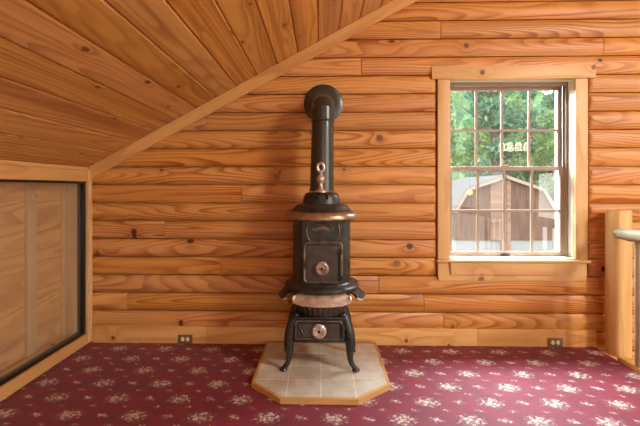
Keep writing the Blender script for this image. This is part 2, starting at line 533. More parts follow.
# right slope; unseen opening added to set the stove's shadow direction
SKX0, SKX1, SKY0, SKY1 = 3.5, 4.2, -.85, .25
bm = BM(); x = XRIDGE
def slab_r(bm, xa, xb, y0, y1):
    extrude_poly(bm, [(xa, ceil_z(xa)), (xb, ceil_z(xb)), (xb, ceil_z(xb)+.2), (xa, ceil_z(xa)+.2)], lambda u, v, t: (u, t, v), y0, y1)
slab_r(bm, XRIDGE, SKX0, YB-.22, WY+TH); slab_r(bm, SKX1, XR+.3, YB-.22, WY+TH)
slab_r(bm, SKX0, SKX1, YB-.22, SKY0); slab_r(bm, SKX0, SKX1, SKY1, WY+TH)
tag(link_bm('ceiling_right', bm, M_ceil), 'far slope of the pine ceiling with an added light opening', 'ceiling', kind='structure')

# rake trim between ceiling and back wall
bm = BM()
x0, x1 = XL+.01, XRIDGE
pol = [(x0, ceil_z(x0)-.002), (x1, ceil_z(x1)-.002), (x1, ceil_z(x1)-.103), (x0, ceil_z(x0)-.103)]
A = [bm.verts.new((u, WY-.055, v)) for u, v in pol]; B = [bm.verts.new((u, WY-.027, v)) for u, v in pol]
bm.faces.new(A); bm.faces.new(B[::-1])
for i in range(4): bm.faces.new([A[i], A[(i+1)%4], B[(i+1)%4], B[i]])
bmesh.ops.bevel(bm, geom=list(bm.edges), offset=.004, segments=2, affect='EDGES')
o = link_bm('trim_2', bm, M_rake, smooth=40)
tag(o, 'sloping pine trim board where the ceiling meets the log wall', 'trim', kind='structure')
# rotate its grain with the board: local frame follows the slope
mw = Matrix.Translation((XL, 0, ZK)) @ Matrix.Rotation(-ang, 4, 'Y')
o.data.transform(mw.inverted()); o.matrix_world = mw

# baseboard on the back wall
bm = BM()
for a, b in ((XL+.03, -.9), (-.898, 1.21), (1.212, 2.112)): box(bm, a, b, WY-.034, WY-.004, 0, .132, .003)
tag(link_bm('baseboard_back', bm, M_rake, smooth=40), 'pine baseboard along the foot of the log wall', 'baseboard', kind='structure')

# ---------------------------------------------------------------- left knee wall, glazed opening with a panelled recess
GY0, GY1, GZ0, GZ1 = .9, 3.008, .085, 1.28
bm = BM()
AX = XL-.16
box(bm, XL-.25, XL, YB, GY0, -.0, ZK+.05)
box(bm, XL-.25, XL, GY1, WY, -.0, ZK+.05)
box(bm, XL-.25, XL, GY0, GY1, 0, GZ0); box(bm, XL-.25, XL, GY0, GY1, GZ1, ZK+.05)
# boards of the recess back and its end
nb = 8
for i in range(nb):
    z0 = GZ0-.06+(GZ1-GZ0+.08)*i/nb; z1 = GZ0-.06+(GZ1-GZ0+.08)*(i+1)/nb
    box(bm, AX-.02, AX, GY0-.02, GY1+.02, z0+.0008, z1-.0008, .0015)
tag(link_bm('wall_left', bm, M_panel, smooth=40), 'low left knee wall with pine boarded recess behind glass', 'wall', kind='structure')
w2 = empty('window_2', (XL, (GY0+GY1)/2, GZ0), 'wide black framed glass panel in the low left wall', 'window', kind='structure')
bm = BM()
box(bm, XL+.002, XL+.022, GY0-.02, GY1+.002, GZ1-.006, GZ1+.075, .003)
box(bm, XL+.002, XL+.022, GY0-.02, WY-.03, .016, GZ0+.006, .003)
link_bm('casing', bm, M_trimy, w2, 40)
bm = BM(); box(bm, XL+.002, XL+.026, GY1-.006, WY-.03, .017, ZK-.02, .003); link_bm('side_casing', bm, M_trimz, w2, 40)
bm = BM(); box(bm, XL+.002, XL+.015, GY0-.02, WY-.06, GZ1+.077, ZK-.004, .003); link_bm('crown_strip', bm, M_trimy, w2, 40)
bm = BM()
f = .022
for a, b, c_, d in ((GY0, GY1-.006, GZ0+.004, GZ0+f+.006), (GY0, GY1-.006, GZ1-f, GZ1-.007), (GY0, GY0+f, GZ0+f+.007, GZ1-f-.001), (GY1-.034, GY1-.007, GZ0+f+.007, GZ1-f-.001)):
    box(bm, XL-.045, XL+.004, a, b, c_, d, .002)
link_bm('frame', bm, M_blackf, w2, 40)
bm = BM(); box(bm, XL-.026, XL-.021, GY0+.02, GY1-.032, GZ0+.02, GZ1-.02); link_bm('pane', bm, M_glass2, w2)
bm = BM(); box(bm, AX+.001, AX+.022, 2.585, 2.67, GZ0-.02, GZ1-.002, .002); box(bm, AX+.001, AX+.016, 1.9, 1.96, GZ0-.02, GZ1-.002, .002)
M_bat = wood('pale_batten', srgb(214,186,146), srgb(186,152,108), srgb(110,70,40), 2, rings=4, var=.03, knots=.2, contrast=.4)
link_bm('batten', bm, M_bat, w2, 40)
bm = BM(); box(bm, AX+.001, XL-.05, GY1-.03, GY1-.012, GZ0-.02, GZ1-.002, .002)
box(bm, AX+.001, AX+.02, GY1-.055, GY1-.031, GZ0-.02, GZ1-.002, .002)
link_bm('end_board', bm, M_bat, w2, 40)

# ---------------------------------------------------------------- double-hung window in the back wall
w1 = empty('window_1', ((WX0+WX1)/2, WY, WZ0), 'double hung grid window with pine casing in log wall', 'window', kind='structure')
bm = BM(); box(bm, .857, 2.107, WY-.042, WY+.018, 2.066, 2.166, .004); link_bm('header', bm, M_trimx, w1, 40)
bm = BM(); box(bm, .907, 1.0, WY-.030, WY+.018, .670, 2.065, .003); link_bm('side_casing', bm, M_trimz, w1, 40)
bm = BM(); box(bm, 1.960, 2.052, WY-.030, WY+.018, .670, 2.065, .003); link_bm('side_casing', bm, M_trimz, w1, 40)
bm = BM(); box(bm, .893, 2.058, WY-.060, WY-.001, .650, .6695, .004); link_bm('stool', bm, M_trimx, w1, 40)
bm = BM()
extrude_poly(bm, [(.911,.505),(2.030,.505),(2.038,.555),(2.038,.649),(.905,.649),(.905,.555)], lambda u, v, t: (u, t, v), WY-.040, WY+.018)
bmesh.ops.bevel(bm, geom=list(bm.edges), offset=.003, segments=2, affect='EDGES'); link_bm('apron', bm, M_trimx, w1, 40)
bm = BM()
extrude_poly(bm, [(1.0,.556),(1.952,.556),(1.958,.648),(.993,.648)], lambda u, v, t: (u, t, v), WY-.054, WY-.0405)
bmesh.ops.bevel(bm, geom=list(bm.edges), offset=.003, segments=2, affect='EDGES'); link_bm('apron_face', bm, M_trimx, w1, 40)
# white jamb liner
bm = BM()
J = .012
box(bm, WX0, WX0+.016, WY, WY+.235, WZ0, WZ1); box(bm, 1.958, WX1, WY-.0005, WY+.235, WZ0, WZ1)
box(bm, WX0+.016, 1.958, WY-.0005, WY+.235, WZ1-.012, WZ1)
box(bm, WX0+.016, 1.958, WY-.03, WY+.25, WZ0+.003, WZ0+.014)
link_bm('jamb', bm, M_white, w1)
bm = BM()
for x in (1.943,):
    box(bm, x, 1.9575, WY+.062, WY+.074, WZ0+.015, WZ1-.013); box(bm, x, 1.9575, WY+.104, WY+.109, WZ0+.015, WZ1-.013)
for x in (WX0+.0165,):
    box(bm, x, x+.014, WY+.062, WY+.074, WZ0+.015, WZ1-.013); box(bm, x, x+.014, WY+.104, WY+.109, WZ0+.015, WZ1-.013)
box(bm, WX0+.031, 1.942, WY+.062, WY+.14, 2.040, WZ1-.013)
link_bm('track', bm, M_sash, w1)
def sash(name, y, x0, x1, z0, z1, st, top, botm, vs, hs):
    bm = BM()
    box(bm, x0, x0+st, y, y+.028, z0, z1, .002); box(bm, x1-st, x1, y, y+.028, z0, z1, .002)
    box(bm, x0+st, x1-st, y, y+.028, z1-top, z1, .002); box(bm, x0+st, x1-st, y, y+.028, z0, z0+botm, .002)
    for x in vs: box(bm, x-.009, x+.009, y+.006, y+.020, z0+botm, z1-top)
    for z in hs: box(bm, x0+st, x1-st, y+.0062, y+.0198, z-.009, z+.009)
    s = link_bm(name, bm, M_sash, w1, 40)
    bm = BM(); box(bm, x0+st-.002, x1-st+.002, y+.012, y+.015, z0+botm-.002, z1-top+.002)
    link_bm('pane', bm, M_glass, s)
    return s
SX0 = WX0+.031
us = sash('upper_sash', WY+.110, SX0, 1.942, 1.365, 2.039, .036, .028, .030, (1.259, 1.466, 1.683), (1.689,))
ls = sash('lower_sash', WY+.075, SX0, 1.942, WZ0+.015, 1.395, .036, .032, .034, (1.258, 1.469, 1.686), (1.040,))
bm = BM(); box(bm, 1.435, 1.50, WY+.057, WY+.075, WZ0+.018, WZ0+.034, .003); link_bm('lift_handle', bm, M_blackf, ls, 40)
bm = BM(); box(bm, 1.44, 1.50, WY+.069, WY+.102, 1.395, 1.408, .003); link_bm('sash_lock', bm, M_sash, ls, 40)

# ---------------------------------------------------------------- outlets
def outlet(xc, lab):
    zc = .036
    t = empty('wall_outlet', (xc, WY-.034, zc), lab, 'outlet', 'wall outlets on the baseboard')
    bm = BM(); box(bm, xc-.057, xc+.057, WY-.040, WY-.0345, zc-.034, zc+.035, .002); link_bm('cover_plate', bm, M_brown, t, 40)
    for s in (-1, 1):
        cx = xc+s*.0195
        bm = BM(); lathe(bm, [(0, WY-.0425), (.0155, WY-.0425), (.0165, WY-.0405)], (cx, 0, zc), 20, axis='y', sx=.82); r_ = link_bm('socket', bm, M_ivory, t, 40)
        bm = BM()
        for q in (-1, 1): box(bm, cx-.004, cx+.004, WY-.0430, WY-.0425, zc+q*.006-.0012, zc+q*.006+.0012)
        link_bm('slot', bm, M_dark, r_)
    return t
outlet(-1.066, 'brown double outlet low on the baseboard left of the stove')
outlet(1.800, 'brown double outlet low on the baseboard under the window')

# ---------------------------------------------------------------- hearth pad
hp = empty('hearth_pad', (0, 2.62, 0), 'clipped corner hearth pad of beige tiles under the stove', 'hearth pad')
oct_ = [(-.425, 3.018), (.425, 3.018), (.421, 2.383), (.212, 2.209), (-.232, 2.209), (-.425, 2.385)]
def inset(poly, d):
    n = len(poly); out = []
    A = sum(poly[i][0]*poly[(i+1)%n][1]-poly[(i+1)%n][0]*poly[i][1] for i in range(n))
    sg = 1 if A > 0 else -1
    for i in range(n):
        p0, p1, p2 = Vector(poly[i-1]), Vector(poly[i]), Vector(poly[(i+1)%n])
        d1 = (p1-p0).normalized(); d2 = (p2-p1).normalized()
        n1 = Vector((-d1.y, d1.x))*sg; n2 = Vector((-d2.y, d2.x))*sg
        b = (n1+n2).normalized(); out.append(tuple(p1+b*(d/max(.3, b.dot(n1)))))
    return out
inn = inset(oct_, .017)
bm = BM()
n = len(oct_)
for i in range(n):                        # oak edging, one mitred strip per side
    a, b = oct_[i], oct_[(i+1)%n]; c_, d = inn[(i+1)%n], inn[i]
    extrude_poly(bm, [a, b, c_, d], lambda u, v, t: (u, v, t), .0, .032)
link_bm('wood_edge', bm, M_oak, hp)
bm = BM(); extrude_poly(bm, inset(oct_, .0175), lambda u, v, t: (u, v, t), 0, .0295); link_bm('grout_bed', bm, M_grout, hp)
def clip(poly, a, b):
    """keep the side to the left of a->b"""
    out = []
    def s(p): return (b[0]-a[0])*(p[1]-a[1])-(b[1]-a[1])*(p[0]-a[0])
    for i in range(len(poly)):
        p, q = poly[i], poly[(i+1)%len(poly)]; sp, sq = s(p), s(q)
        if sp >= 0: out.append(p)
        if (sp >= 0) != (sq >= 0):
            t = sp/(sp-sq); out.append((p[0]+(q[0]-p[0])*t, p[1]+(q[1]-p[1])*t))
    return out
lim = inset(oct_, .021)[::-1]             # counter-clockwise
bm = BM()
gx = [-.43, -.203, 0.0, .203, .43]; gy = [2.19, 2.425, 2.622, 2.82, 3.03]
for i in range(4):
    for j in range(4):
        h = .0038
        poly = [(gx[i]+h, gy[j]+h), (gx[i+1]-h, gy[j]+h), (gx[i+1]-h, gy[j+1]-h), (gx[i]+h, gy[j+1]-h)]
        for k in range(len(lim)): poly = clip(poly, lim[k], lim[(k+1)%len(lim)]) if poly else poly
        if len(poly) > 2: extrude_poly(bm, poly, lambda u, v, t: (u, v, t), .029, .0318)
link_bm('tiles', bm, M_tile, hp)
PADZ = .0322

# ---------------------------------------------------------------- parlour stove
SXc, SYc = .004, 2.70
st = empty('parlor_stove', (SXc, SYc, PADZ), 'black cast iron parlor wood stove with copper trim on tiled pad', 'stove')
C0 = (SXc, SYc, 0)
FY = SYc-.150                              # flat front face
def body_ring(r, z, flat=.150):
    pts = []
    for i in range(64):
        a = 2*PI*i/64
        x, y = r*math.cos(a), r*math.sin(a)
        for nx, ny, dd in ((0, -1, flat), (.707, .707, r*.955), (-.707, .707, r*.955), (1, 0, r*.97), (-1, 0, r*.97)):
            k = x*nx+y*ny
            if k > dd: x -= (k-dd)*nx; y -= (k-dd)*ny
        pts.append((SXc+x, SYc+y, z))
    return pts
def loft(bm, rings):
    V = [[bm.verts.new(p) for p in r] for r in rings]
    for A, B in zip(V[:-1], V[1:]):
        n = len(A)
        for i in range(n): bm.faces.new([A[i], A[(i+1)%n], B[(i+1)%n], B[i]])
    bm.faces.new(V[0][::-1]); bm.faces.new(V[-1])
bm = BM(); loft(bm, [body_ring(.196, .585), body_ring(.196, 1.035)])
link_bm('firebox', bm, M_iron, st, 25)
# upright ribs at the corners of the firebox
for a in (-32, -24, 204, 212, -8, 188):
    bm = BM()
    A = math.radians(a); px, py = SXc+.190*math.cos(A), SYc+.190*math.sin(A)
    tube(bm, [(px, py, .61), (px, py, 1.03)], .0075, 10)
    link_bm('corner_rib', bm, M_iron, st, 40)
# base ring under the firebox
bm = BM()
lathe(bm, [(.0,.603),(.196,.603),(.206,.600),(.212,.592),(.236,.581),(.241,.583),(.252,.577),(.257,.567),(.254,.557),(.240,.548),(.228,.542),(.17,.532),(0,.532)], C0, 56)
link_bm('base_ring', bm, M_iron, st, 35)
# skirt: four scalloped nickel segments
def skirt(mid, half):
    bm = BM(); N = 22
    prof = [(.232,.548),(.252,.540),(.272,.522),(.288,.506),(.300,.498)]
    grid = []
    for i in range(N+1):
        t = -1+2*i/N; a = math.radians(mid+half*t)
        e = max(0, abs(t)-.80)/.20
        col = []
        for j, (r, z) in enumerate(prof):
            k = j/(len(prof)-1)
            lift = .020*e*e*k
            rr = r + .008*e*k - (.016*k*max(0, e-.5)*2)
            z2 = z + lift + .004*math.sin(abs(t)*PI*3)*k*(abs(t) > .55)
            col.append((SXc+rr*math.cos(a), SYc+rr*math.sin(a), z2))
        grid.append(col)
    top = [[bm.verts.new(p) for p in c] for c in grid]
    bot = [[bm.verts.new((p[0], p[1], p[2]-.007)) for p in c] for c in grid]
    m = len(prof)
    for i in range(N):
        for j in range(m-1):
            bm.faces.new([top[i][j], top[i+1][j], top[i+1][j+1], top[i][j+1]])
            bm.faces.new([bot[i][j], bot[i][j+1], bot[i+1][j+1], bot[i+1][j]])
        bm.faces.new([top[i][-1], top[i+1][-1], bot[i+1][-1], bot[i][-1]])
        bm.faces.new([top[i][0], bot[i][0], bot[i+1][0], top[i+1][0]])
    for g in (0, N):
        for j in range(m-1): bm.faces.new([top[g][j], top[g][j+1], bot[g][j+1], bot[g][j]])
    # rolled rim and the curled ears
    rim = [(p[-1][0], p[-1][1], p[-1][2]-.004) for p in grid]
    if mid == -90: tube(bm, rim, .0055, 8)
    for p, s in ((grid[0], 0), (grid[-1], -1)):
        q = Vector(p[2]); tube(bm, [q+Vector((0,0,.006)), Vector(p[3])+Vector((0,0,.008)), Vector(p[4])], [.005,.008,.007], 8)
    o = link_bm('skirt_rail', bm, M_nickel if mid == -90 else M_iron, st, 40)
    if mid != -90:
        bm = BM(); tube(bm, rim, .0055, 8); link_bm('nickel_rim', bm, M_nickel, o, 40)
for mid in (-90, 0, 90, 180): skirt(mid, 39)
# ribbed ash bowl
bm = BM()
N = 120; rows = [(.150,.370),(.160,.385),(.178,.43),(.190,.48),(.20,.532)]
V = []
for r, z in rows:
    V.append([bm.verts.new((SXc+(r+(.0035 if i%4 < 2 else -.0015))*math.cos(2*PI*i/N), SYc+(r+(.0035 if i%4 < 2 else -.0015))*math.sin(2*PI*i/N), z)) for i in range(N)])
for A, B in zip(V[:-1], V[1:]):
    for i in range(N): bm.faces.new([A[i], A[(i+1)%N], B[(i+1)%N], B[i]])
bm.faces.new(V[0][::-1]); bm.faces.new(V[-1])
link_bm('ribbed_bowl', bm, M_rib, st)
# ash box
bm = BM()
x0, x1, y0, y1 = -.180, .158, SYc-.178, SYc+.178
quad_box(bm, [(x0,y0,.226),(x1,y0,.226),(x1,y1,.226),(x0,y1,.226),(x0+.006,y0+.012,.384),(x1-.006,y0+.012,.384),(x1-.006,y1-.012,.384),(x0+.006,y1-.012,.384)])
bmesh.ops.bevel(bm, geom=list(bm.edges), offset=.010, segments=3, affect='EDGES')
box(bm, x0-.008, x1+.008, y0-.008, y1+.008, .226, .240, .005); box(bm, x0-.002, x1+.002, y0, y1, .374, .388, .005)
link_bm('ash_box', bm, M_iron, st, 35)
def coil_knob(parent, x, y, z, r, mat):
    bm = BM()
    lathe(bm, [(0, y-.010), (.010, y-.010), (.010, y)], (x, 0, z), 20, axis='y')
    lathe(bm, [(.0, y-.022), (r*.22, y-.022), (r*.30, y-.016), (r*.42, y-.022), (r*.52, y-.016), (r*.70, y-.024), (r*.88, y-.020), (r, y-.014), (r*.96, y-.009), (r*.6, y-.006), (0, y-.018)], (x, 0, z), 36, axis='y')
    k = link_bm('air_knob', bm, mat, parent, 30)
    bm = BM()                              # the wound wire coil of the knob
    for q in range(14):
        a = 2*PI*q/14
        tube(bm, [(x+r*.56*math.cos(a), y-.021, z+r*.56*math.sin(a)), (x+r*.80*math.cos(a+.22), y-.026, z+r*.80*math.sin(a+.22)), (x+r*.98*math.cos(a+.3), y-.016, z+r*.98*math.sin(a+.3))], [.0022,.0032,.0026], 6)
    link_bm('knob_coil', bm, mat, k, 40)
    bm = BM(); lathe(bm, [(0, y-.027), (.007, y-.026), (.009, y-.021)], (x, 0, z), 16, axis='y'); link_bm('knob_screw', bm, M_dark, k, 40)
def rrect(x0, x1, z0, z1, r, n=5):
    out = []
    for cx, cz, a0 in ((x1-r, z1-r, 0), (x0+r, z1-r, 90), (x0+r, z0+r, 180), (x1-r, z0+r, 270)):
        for k in range(n+1):
            a = math.radians(a0+90*k/n); out.append((cx+r*math.cos(a), cz+r*math.sin(a)))
    return out
def closed_bead(bm, pts2, y, rad, nseg=8):
    P = [Vector((u, y, v)) for u, v in pts2]; n = len(P); rings = []
    for i in range(n):
        t = (P[(i+1)%n]-P[i-1]).normalized(); w = t.cross(Vector((0, 1, 0)))
        rings.append([bm.verts.new(P[i]+Vector((0, 1, 0))*rad*math.cos(2*PI*j/nseg)+w*rad*math.sin(2*PI*j/nseg)) for j in range(nseg)])
    for i in range(n):
        A, B = rings[i], rings[(i+1)%n]
        for j in range(nseg): bm.faces.new([A[j], A[(j+1)%nseg], B[(j+1)%nseg], B[j]])
# fire door
bm = BM()
dx0, dx1, dz0, dz1 = -.090, .110, .616, .850
extrude_poly(bm, rrect(dx0, dx1, dz0, dz1, .006), lambda u, v, t: (u, t, v), FY-.014, FY)
bmesh.ops.bevel(bm, geom=[e for e in bm.edges if all(abs(v.co.y-(FY-.014)) < 1e-5 for v in e.verts)], offset=.004, segments=2, affect='EDGES')
dr = link_bm('fire_door', bm, M_door, st, 35)
coil_knob(dr, .006, FY-.014, .703, .045, M_knob)
bm = BM()                                    # raised frame with the wavy latch side
fr = rrect(-.108, .134, .609, .866, .022)
fr = [(u - (.010 if u < -.10 and .67 < v < .80 else 0), v) for u, v in fr]
closed_bead(bm, fr, FY-.006, .0085)
closed_bead(bm, rrect(-.099, .119, .613, .857, .012), FY-.002, .006)
for z_ in (.70, .715, .73, .745): tube(bm, [(-.106, FY-.012, z_), (-.098, FY-.014, z_+.01)], .006, 8)
link_bm('door_frame', bm, M_rim, st, 40)
for z_ in (.812, .640):
    bm = BM(); tube(bm, [(.132, FY-.012, z_-.016), (.132, FY-.012, z_+.016)], .0115, 12); box(bm, .100, .134, FY-.017, FY-.008, z_-.010, z_+.010, .003)
    link_bm('hinge', bm, M_iron, dr, 40)
bm = BM(); tube(bm, [(.124, FY-.008, .62), (.124, FY-.008, .83)], .006, 10); link_bm('hinge_pin', bm, M_iron, dr, 40)
bm = BM(); box(bm, -.116, -.088, FY-.026, FY-.014, .715, .729, .004); link_bm('latch', bm, M_iron, dr, 40)
# medallion above the door
bm = BM(); ov = []
for k in range(40):
    a = 2*PI*k/40; u, v = .012+.108*math.cos(a), .945+.108*math.sin(a)
    ov.append((u, min(1.020, max(.874, v))))
ov2 = []
for p in ov:
    if not ov2 or (Vector(p)-Vector(ov2[-1])).length > .004: ov2.append(p)
closed_bead(bm, ov2, FY-.002, .0055)
link_bm('medallion_rim', bm, M_rim, st, 40)
bm = BM()
pl = [(.010+.068*math.cos(2*PI*k/32)*(1-.12*abs(math.sin(2*PI*k/32))), .957+.030*math.sin(2*PI*k/32)+.008*(1-math.cos(2*PI*k/32)**2)) for k in range(32)]
extrude_poly(bm, pl, lambda u, v, t: (u, t, v), FY-.008, FY-.001)
em = link_bm('medallion_plate', bm, M_iron, st, 35)
bm = BM(); closed_bead(bm, pl, FY-.008, .0042); link_bm('plate_rim', bm, M_rim, em, 40)
bm = BM()
for k in range(9):
    u = .010-.042+.0105*k; v = .964-.0035*abs(k-4)**1.3*.5
    box(bm, u-.0028, u+.0028, FY-.0105, FY-.0078, v-.0095+.001*(k % 3), v+.0095-.001*(k % 2), .0008)
link_bm('raised_lettering', bm, M_letter, em, 40)
# ash door
ay = SYc-.178-.002
bm = BM()
def sl(z): return ay + (z-.226)*.076
extrude_poly(bm, rrect(-.150, .118, .262, .350, .004), lambda u, v, t: (u, sl(v)-t, v), .0, .012)
ad = link_bm('ash_door', bm, M_door, st, 35)
bm = BM(); closed_bead(bm, rrect(-.163, .130, .250, .364, .010), sl(.30)-.005, .007); link_bm('ash_door_frame', bm, M_rim, st, 40)
coil_knob(ad, -.012, sl(.306)-.012, .306, .047, M_nickel)
bm = BM(); tube(bm, [(-.138, sl(.33)-.018, .335), (-.108, sl(.29)-.020, .278)], .008, 8); tube(bm, [(-.120, sl(.33)-.018, .335), (-.095, sl(.29)-.020, .292)], .005, 8); link_bm('damper_vane', bm, M_door, ad, 40)
bm = BM()
for z_ in (.282, .325): tube(bm, [(.140, sl(z_)-.010, z_-.016), (.140, sl(z_)-.010, z_+.016)], .014, 12)
tube(bm, [(.140, sl(.25)-.010, .245), (.140, sl(.35)-.010, .36)], .006, 8); link_bm('hinge', bm, M_iron, ad, 40)
# cabriole legs
def leg(sx, sy):
    bm = BM()
    pts = [(.150,.130,.400),(.172,.136,.350),(.192,.142,.280),(.200,.145,.205),(.198,.144,.140),(.205,.146,.090),(.226,.150,.058),(.243,.152,.047)]
    rad = [.022,.034,.036,.034,.023,.0165,.0165,.012]
    P = smooth_path([(-.009+sx*a, SYc+sy*b, c_) for a, b, c_ in pts], 5)
    tube(bm, P, lerp_list(rad, 5), 12)
    fx, fy = -.009+sx*.236, SYc+sy*.151
    lathe(bm, [(0, PADZ), (.022, PADZ), (.026, PADZ+.006), (.022, PADZ+.018), (.012, PADZ+.026), (0, PADZ+.028)], (fx, fy, 0), 16)
    return link_bm('leg', bm, M_iron, st, 50)
for sx in (-1, 1):
    for sy in (-1, 1): leg(sx, sy)
# top: copper lip, stepped lid, dome
bm = BM(); lathe(bm, [(.17,1.026),(.220,1.012),(.236,1.013),(.246,1.024),(.246,1.040),(.237,1.053),(.214,1.066),(.17,1.068)], C0, 64)
link_bm('copper_lip', bm, M_copper, st, 40)
bm = BM(); lathe(bm, [(0,1.0355),(.17,1.0355),(.17,1.069),(.212,1.069),(.202,1.075),(.190,1.086),(.182,1.098),(.172,1.108),(.150,1.115),(0,1.119)], C0, 64)
lathe(bm, [(.134,1.1125),(.131,1.130),(.127,1.152),(.120,1.172),(.110,1.186),(.096,1.193),(0,1.197)], (SXc, SYc+.032, 0), 56)
tp = link_bm('lid', bm, M_iron, st, 35)
for s in (-1, 1):
    bm = BM()
    arc = [(SXc+.004+s*.022*math.cos(b)+s*.014, SYc-.099+.03*math.sin(b)*.7, 1.150+.030*math.sin(b)) for b in [k*PI/2/7 for k in range(8)]]
    tube(bm, arc, .006, 8)  # raised black tube in place of a hole, its inner shade is colour
    link_bm('black_crescent', bm, M_dark, tp, 40)
fx, fy = SXc-.006, SYc-.045
bm = BM()
lathe(bm, [(.0,1.194),(.040,1.194),(.038,1.202),(.026,1.212),(.017,1.222),(.012,1.240),(.011,1.252),(.020,1.260),(.027,1.276),(.028,1.288),(.022,1.302),(.012,1.312),(.010,1.322),(.016,1.328),(.012,1.336),(0,1.338)], (fx, fy, 0), 28)
rp = [Vector((fx+.022*math.cos(2*PI*k/20), fy, 1.362+.028*math.sin(2*PI*k/20))) for k in range(20)]
closed = [(p.x, p.z) for p in rp]
closed_bead(bm, closed, fy, .009)
link_bm('finial', bm, M_knob, st, 40)

# ---------------------------------------------------------------- stovepipe
PX, PY = .010, 2.79
sp = empty('stovepipe', (PX, PY, 1.19), 'black steel stovepipe rising from the stove and elbowing into wall', 'stovepipe')
bm = BM(); tube(bm, [(PX-.004, PY, 1.1985), (PX+.003, PY, 1.70)], [.085, .0775], 40); link_bm('pipe_section', bm, M_pipe, sp, 40)
bm = BM(); tube(bm, [(PX-.004, PY, 1.198), (PX-.004, PY, 1.214)], .089, 40); link_bm('pipe_collar', bm, M_pipe, sp, 40)
bm = BM()
tube(bm, [(PX+.003, PY, 1.690), (PX+.003, PY, 1.700), (PX+.003, PY, 1.704), (PX+.003, PY, 1.765), (PX+.003, PY+.034, 1.806), (PX+.004, PY+.09, 1.832), (PX+.006, WY-.034, 1.872)], [.080,.085,.083,.083,.083,.083,.083], 40)
link_bm('elbow', bm, M_pipe, sp, 14)
bm = BM(); lathe(bm, [(.0, WY-.046), (.088, WY-.048), (.142, WY-.040), (.152, WY-.034), (.152, WY-.029), (0, WY-.029)], (PX+.008, 0, 1.880), 56, axis='y'); link_bm('wall_collar', bm, M_pipe, sp, 35)

# ---------------------------------------------------------------- log railing on the right
rl = empty('log_railing', (2.19, 2.93, 0), 'peeled log railing with thick end post at the loft edge', 'railing')
bm = BM(); pr = []
for z in (0.001, .25, .5, .8, 1.045, 1.06):
    ring = []
    for i in range(28):
        a = 2*PI*i/28; r = .078*(1+.03*math.sin(3*a+z)+.02*math.sin(5*a-2*z))
        x, y = r*math.cos(a), r*math.sin(a)
        y = max(y, -.067); x = max(-.075, x)
        k = .94 if z > 1.05 else 1
        ring.append((2.19+x*k, 2.93+y*k, z+.03*(x-.05*0)*(1 if z > 1 else 0)))
    pr.append(ring)
loft(bm, pr); link_bm('end_post', bm, M_post, rl, 40)
bm = BM()
P = [(2.140, 2.866, .898), (2.128, 2.80, .898), (2.120, 2.72, .899), (2.112, 2.6, .900), (2.115, 2.3, .902), (2.112, 1.6, .90), (2.115, .8, .9), (2.115, -.4, .9)]
tube(bm, P, [.036,.040,.043,.045,.046,.047,.047,.047], 20)
link_bm('handrail', bm, M_rail, rl, 45)
for k in range(10):
    y = 2.665-.155*k
    bm = BM(); tube(bm, [(2.126, y, .0285), (2.126, y, .3), (2.123, y, .6), (2.120, y, .862)], [.022,.024,.023,.020], 12); link_bm('baluster', bm, M_balu, rl, 45)

# ---------------------------------------------------------------- lamps of the great room (seen mirrored in the window panes)
ch = empty('pendant_light', (3.62, -1.0, 2.06), 'linear pendant with four glowing cream shades over lower storey', 'lamp')
M_brz = metal('bronze', srgb(70,48,30), .4, .6)
bm = BM(); tube(bm, [(3.36, -1.0, 2.10), (3.88, -1.0, 2.10)], .012, 8)
for x in (3.45, 3.79): tube(bm, [(x, -1.0, 2.10), (x, -1.0, ceil_z(x)-.002)], .006, 8)
link_bm('hanging_bar', bm, M_brz, ch, 40)
M_shade = emitter('cream_shade', (1.0, .82, .58, 1), 13.0)
for k in range(4):
    x = 3.39+.153*k
    bm = BM(); lathe(bm, [(.025,2.085),(.045,2.06),(.062,1.98),(.066,1.92),(.06,1.92),(.04,2.04),(.025,2.075)], (x, -1.0, 0), 20); link_bm('shade', bm, M_shade, ch, 40)
gl = empty('globe_lamp', (3.33, -2.5, 1.12), 'single small hanging globe lamp over the lower storey', 'lamp')
bm = BM(); bmesh.ops.create_uvsphere(bm, u_segments=20, v_segments=12, radius=.065, matrix=Matrix.Translation((3.33, -2.5, 1.12))); link_bm('globe', bm, emitter('globe_glow', (1, .66, .25, 1), 34.), gl, 60)
bm = BM(); tube(bm, [(3.33, -2.5, 1.18), (3.33, -2.5, ceil_z(3.33)-.002)], .006, 8); link_bm('cord', bm, M_brz, gl, 40)

# ---------------------------------------------------------------- outside: ground, shed, forest
GZ = -1.35
def ground_mat():
    M = Mat('forest_ground'); c = M.coord(); v = M.comb(*c)
    n = M.noise(v, .6, 4, .6); n2 = M.noise(v, 9, 3, .6)
    col = M.mix(n.ss(.4, .6), srgb(120,108,84), srgb(84,104,56)); col = M.mix(n2*.5, col, srgb(150,140,118))
    M.pset(Base_Color=col, Roughness=.95); return M.m
bm = BM(); box(bm, -30, 60, WY+TH+.05, 70, GZ-.3, GZ)
tag(link_bm('ground', bm, ground_mat()), 'leafy forest ground outside the window', 'ground', kind='structure')
def hill_mat():
    M = Mat('wooded_hillside'); c = M.coord(); v = M.comb(*c)
    n = M.noise(v, .9, 5, .7); n2 = M.noise(v, 5, 4, .7)
    col = M.mix(n.ss(.35, .65), srgb(92,142,104), srgb(150,190,120)); col = M.mix(n2.ss(.5, .75)*.7, col, srgb(196,220,160))
    M.pset(Base_Color=col, Roughness=.9); M.bump(n2, 1., .4); return M.m
bm = BM(); gv = []
for j in range(22):
    row = []
    for i in range(60):
        X_ = -6+1.0*i; Y_ = 46+1.1*j
        h = GZ-.1+24*(1-math.exp(-(j/9.)**1.6)) + (R.uniform(-.8, .8) if j else 0)
        row.append(bm.verts.new((X_+R.uniform(-.3, .3), Y_, h)))
    gv.append(row)
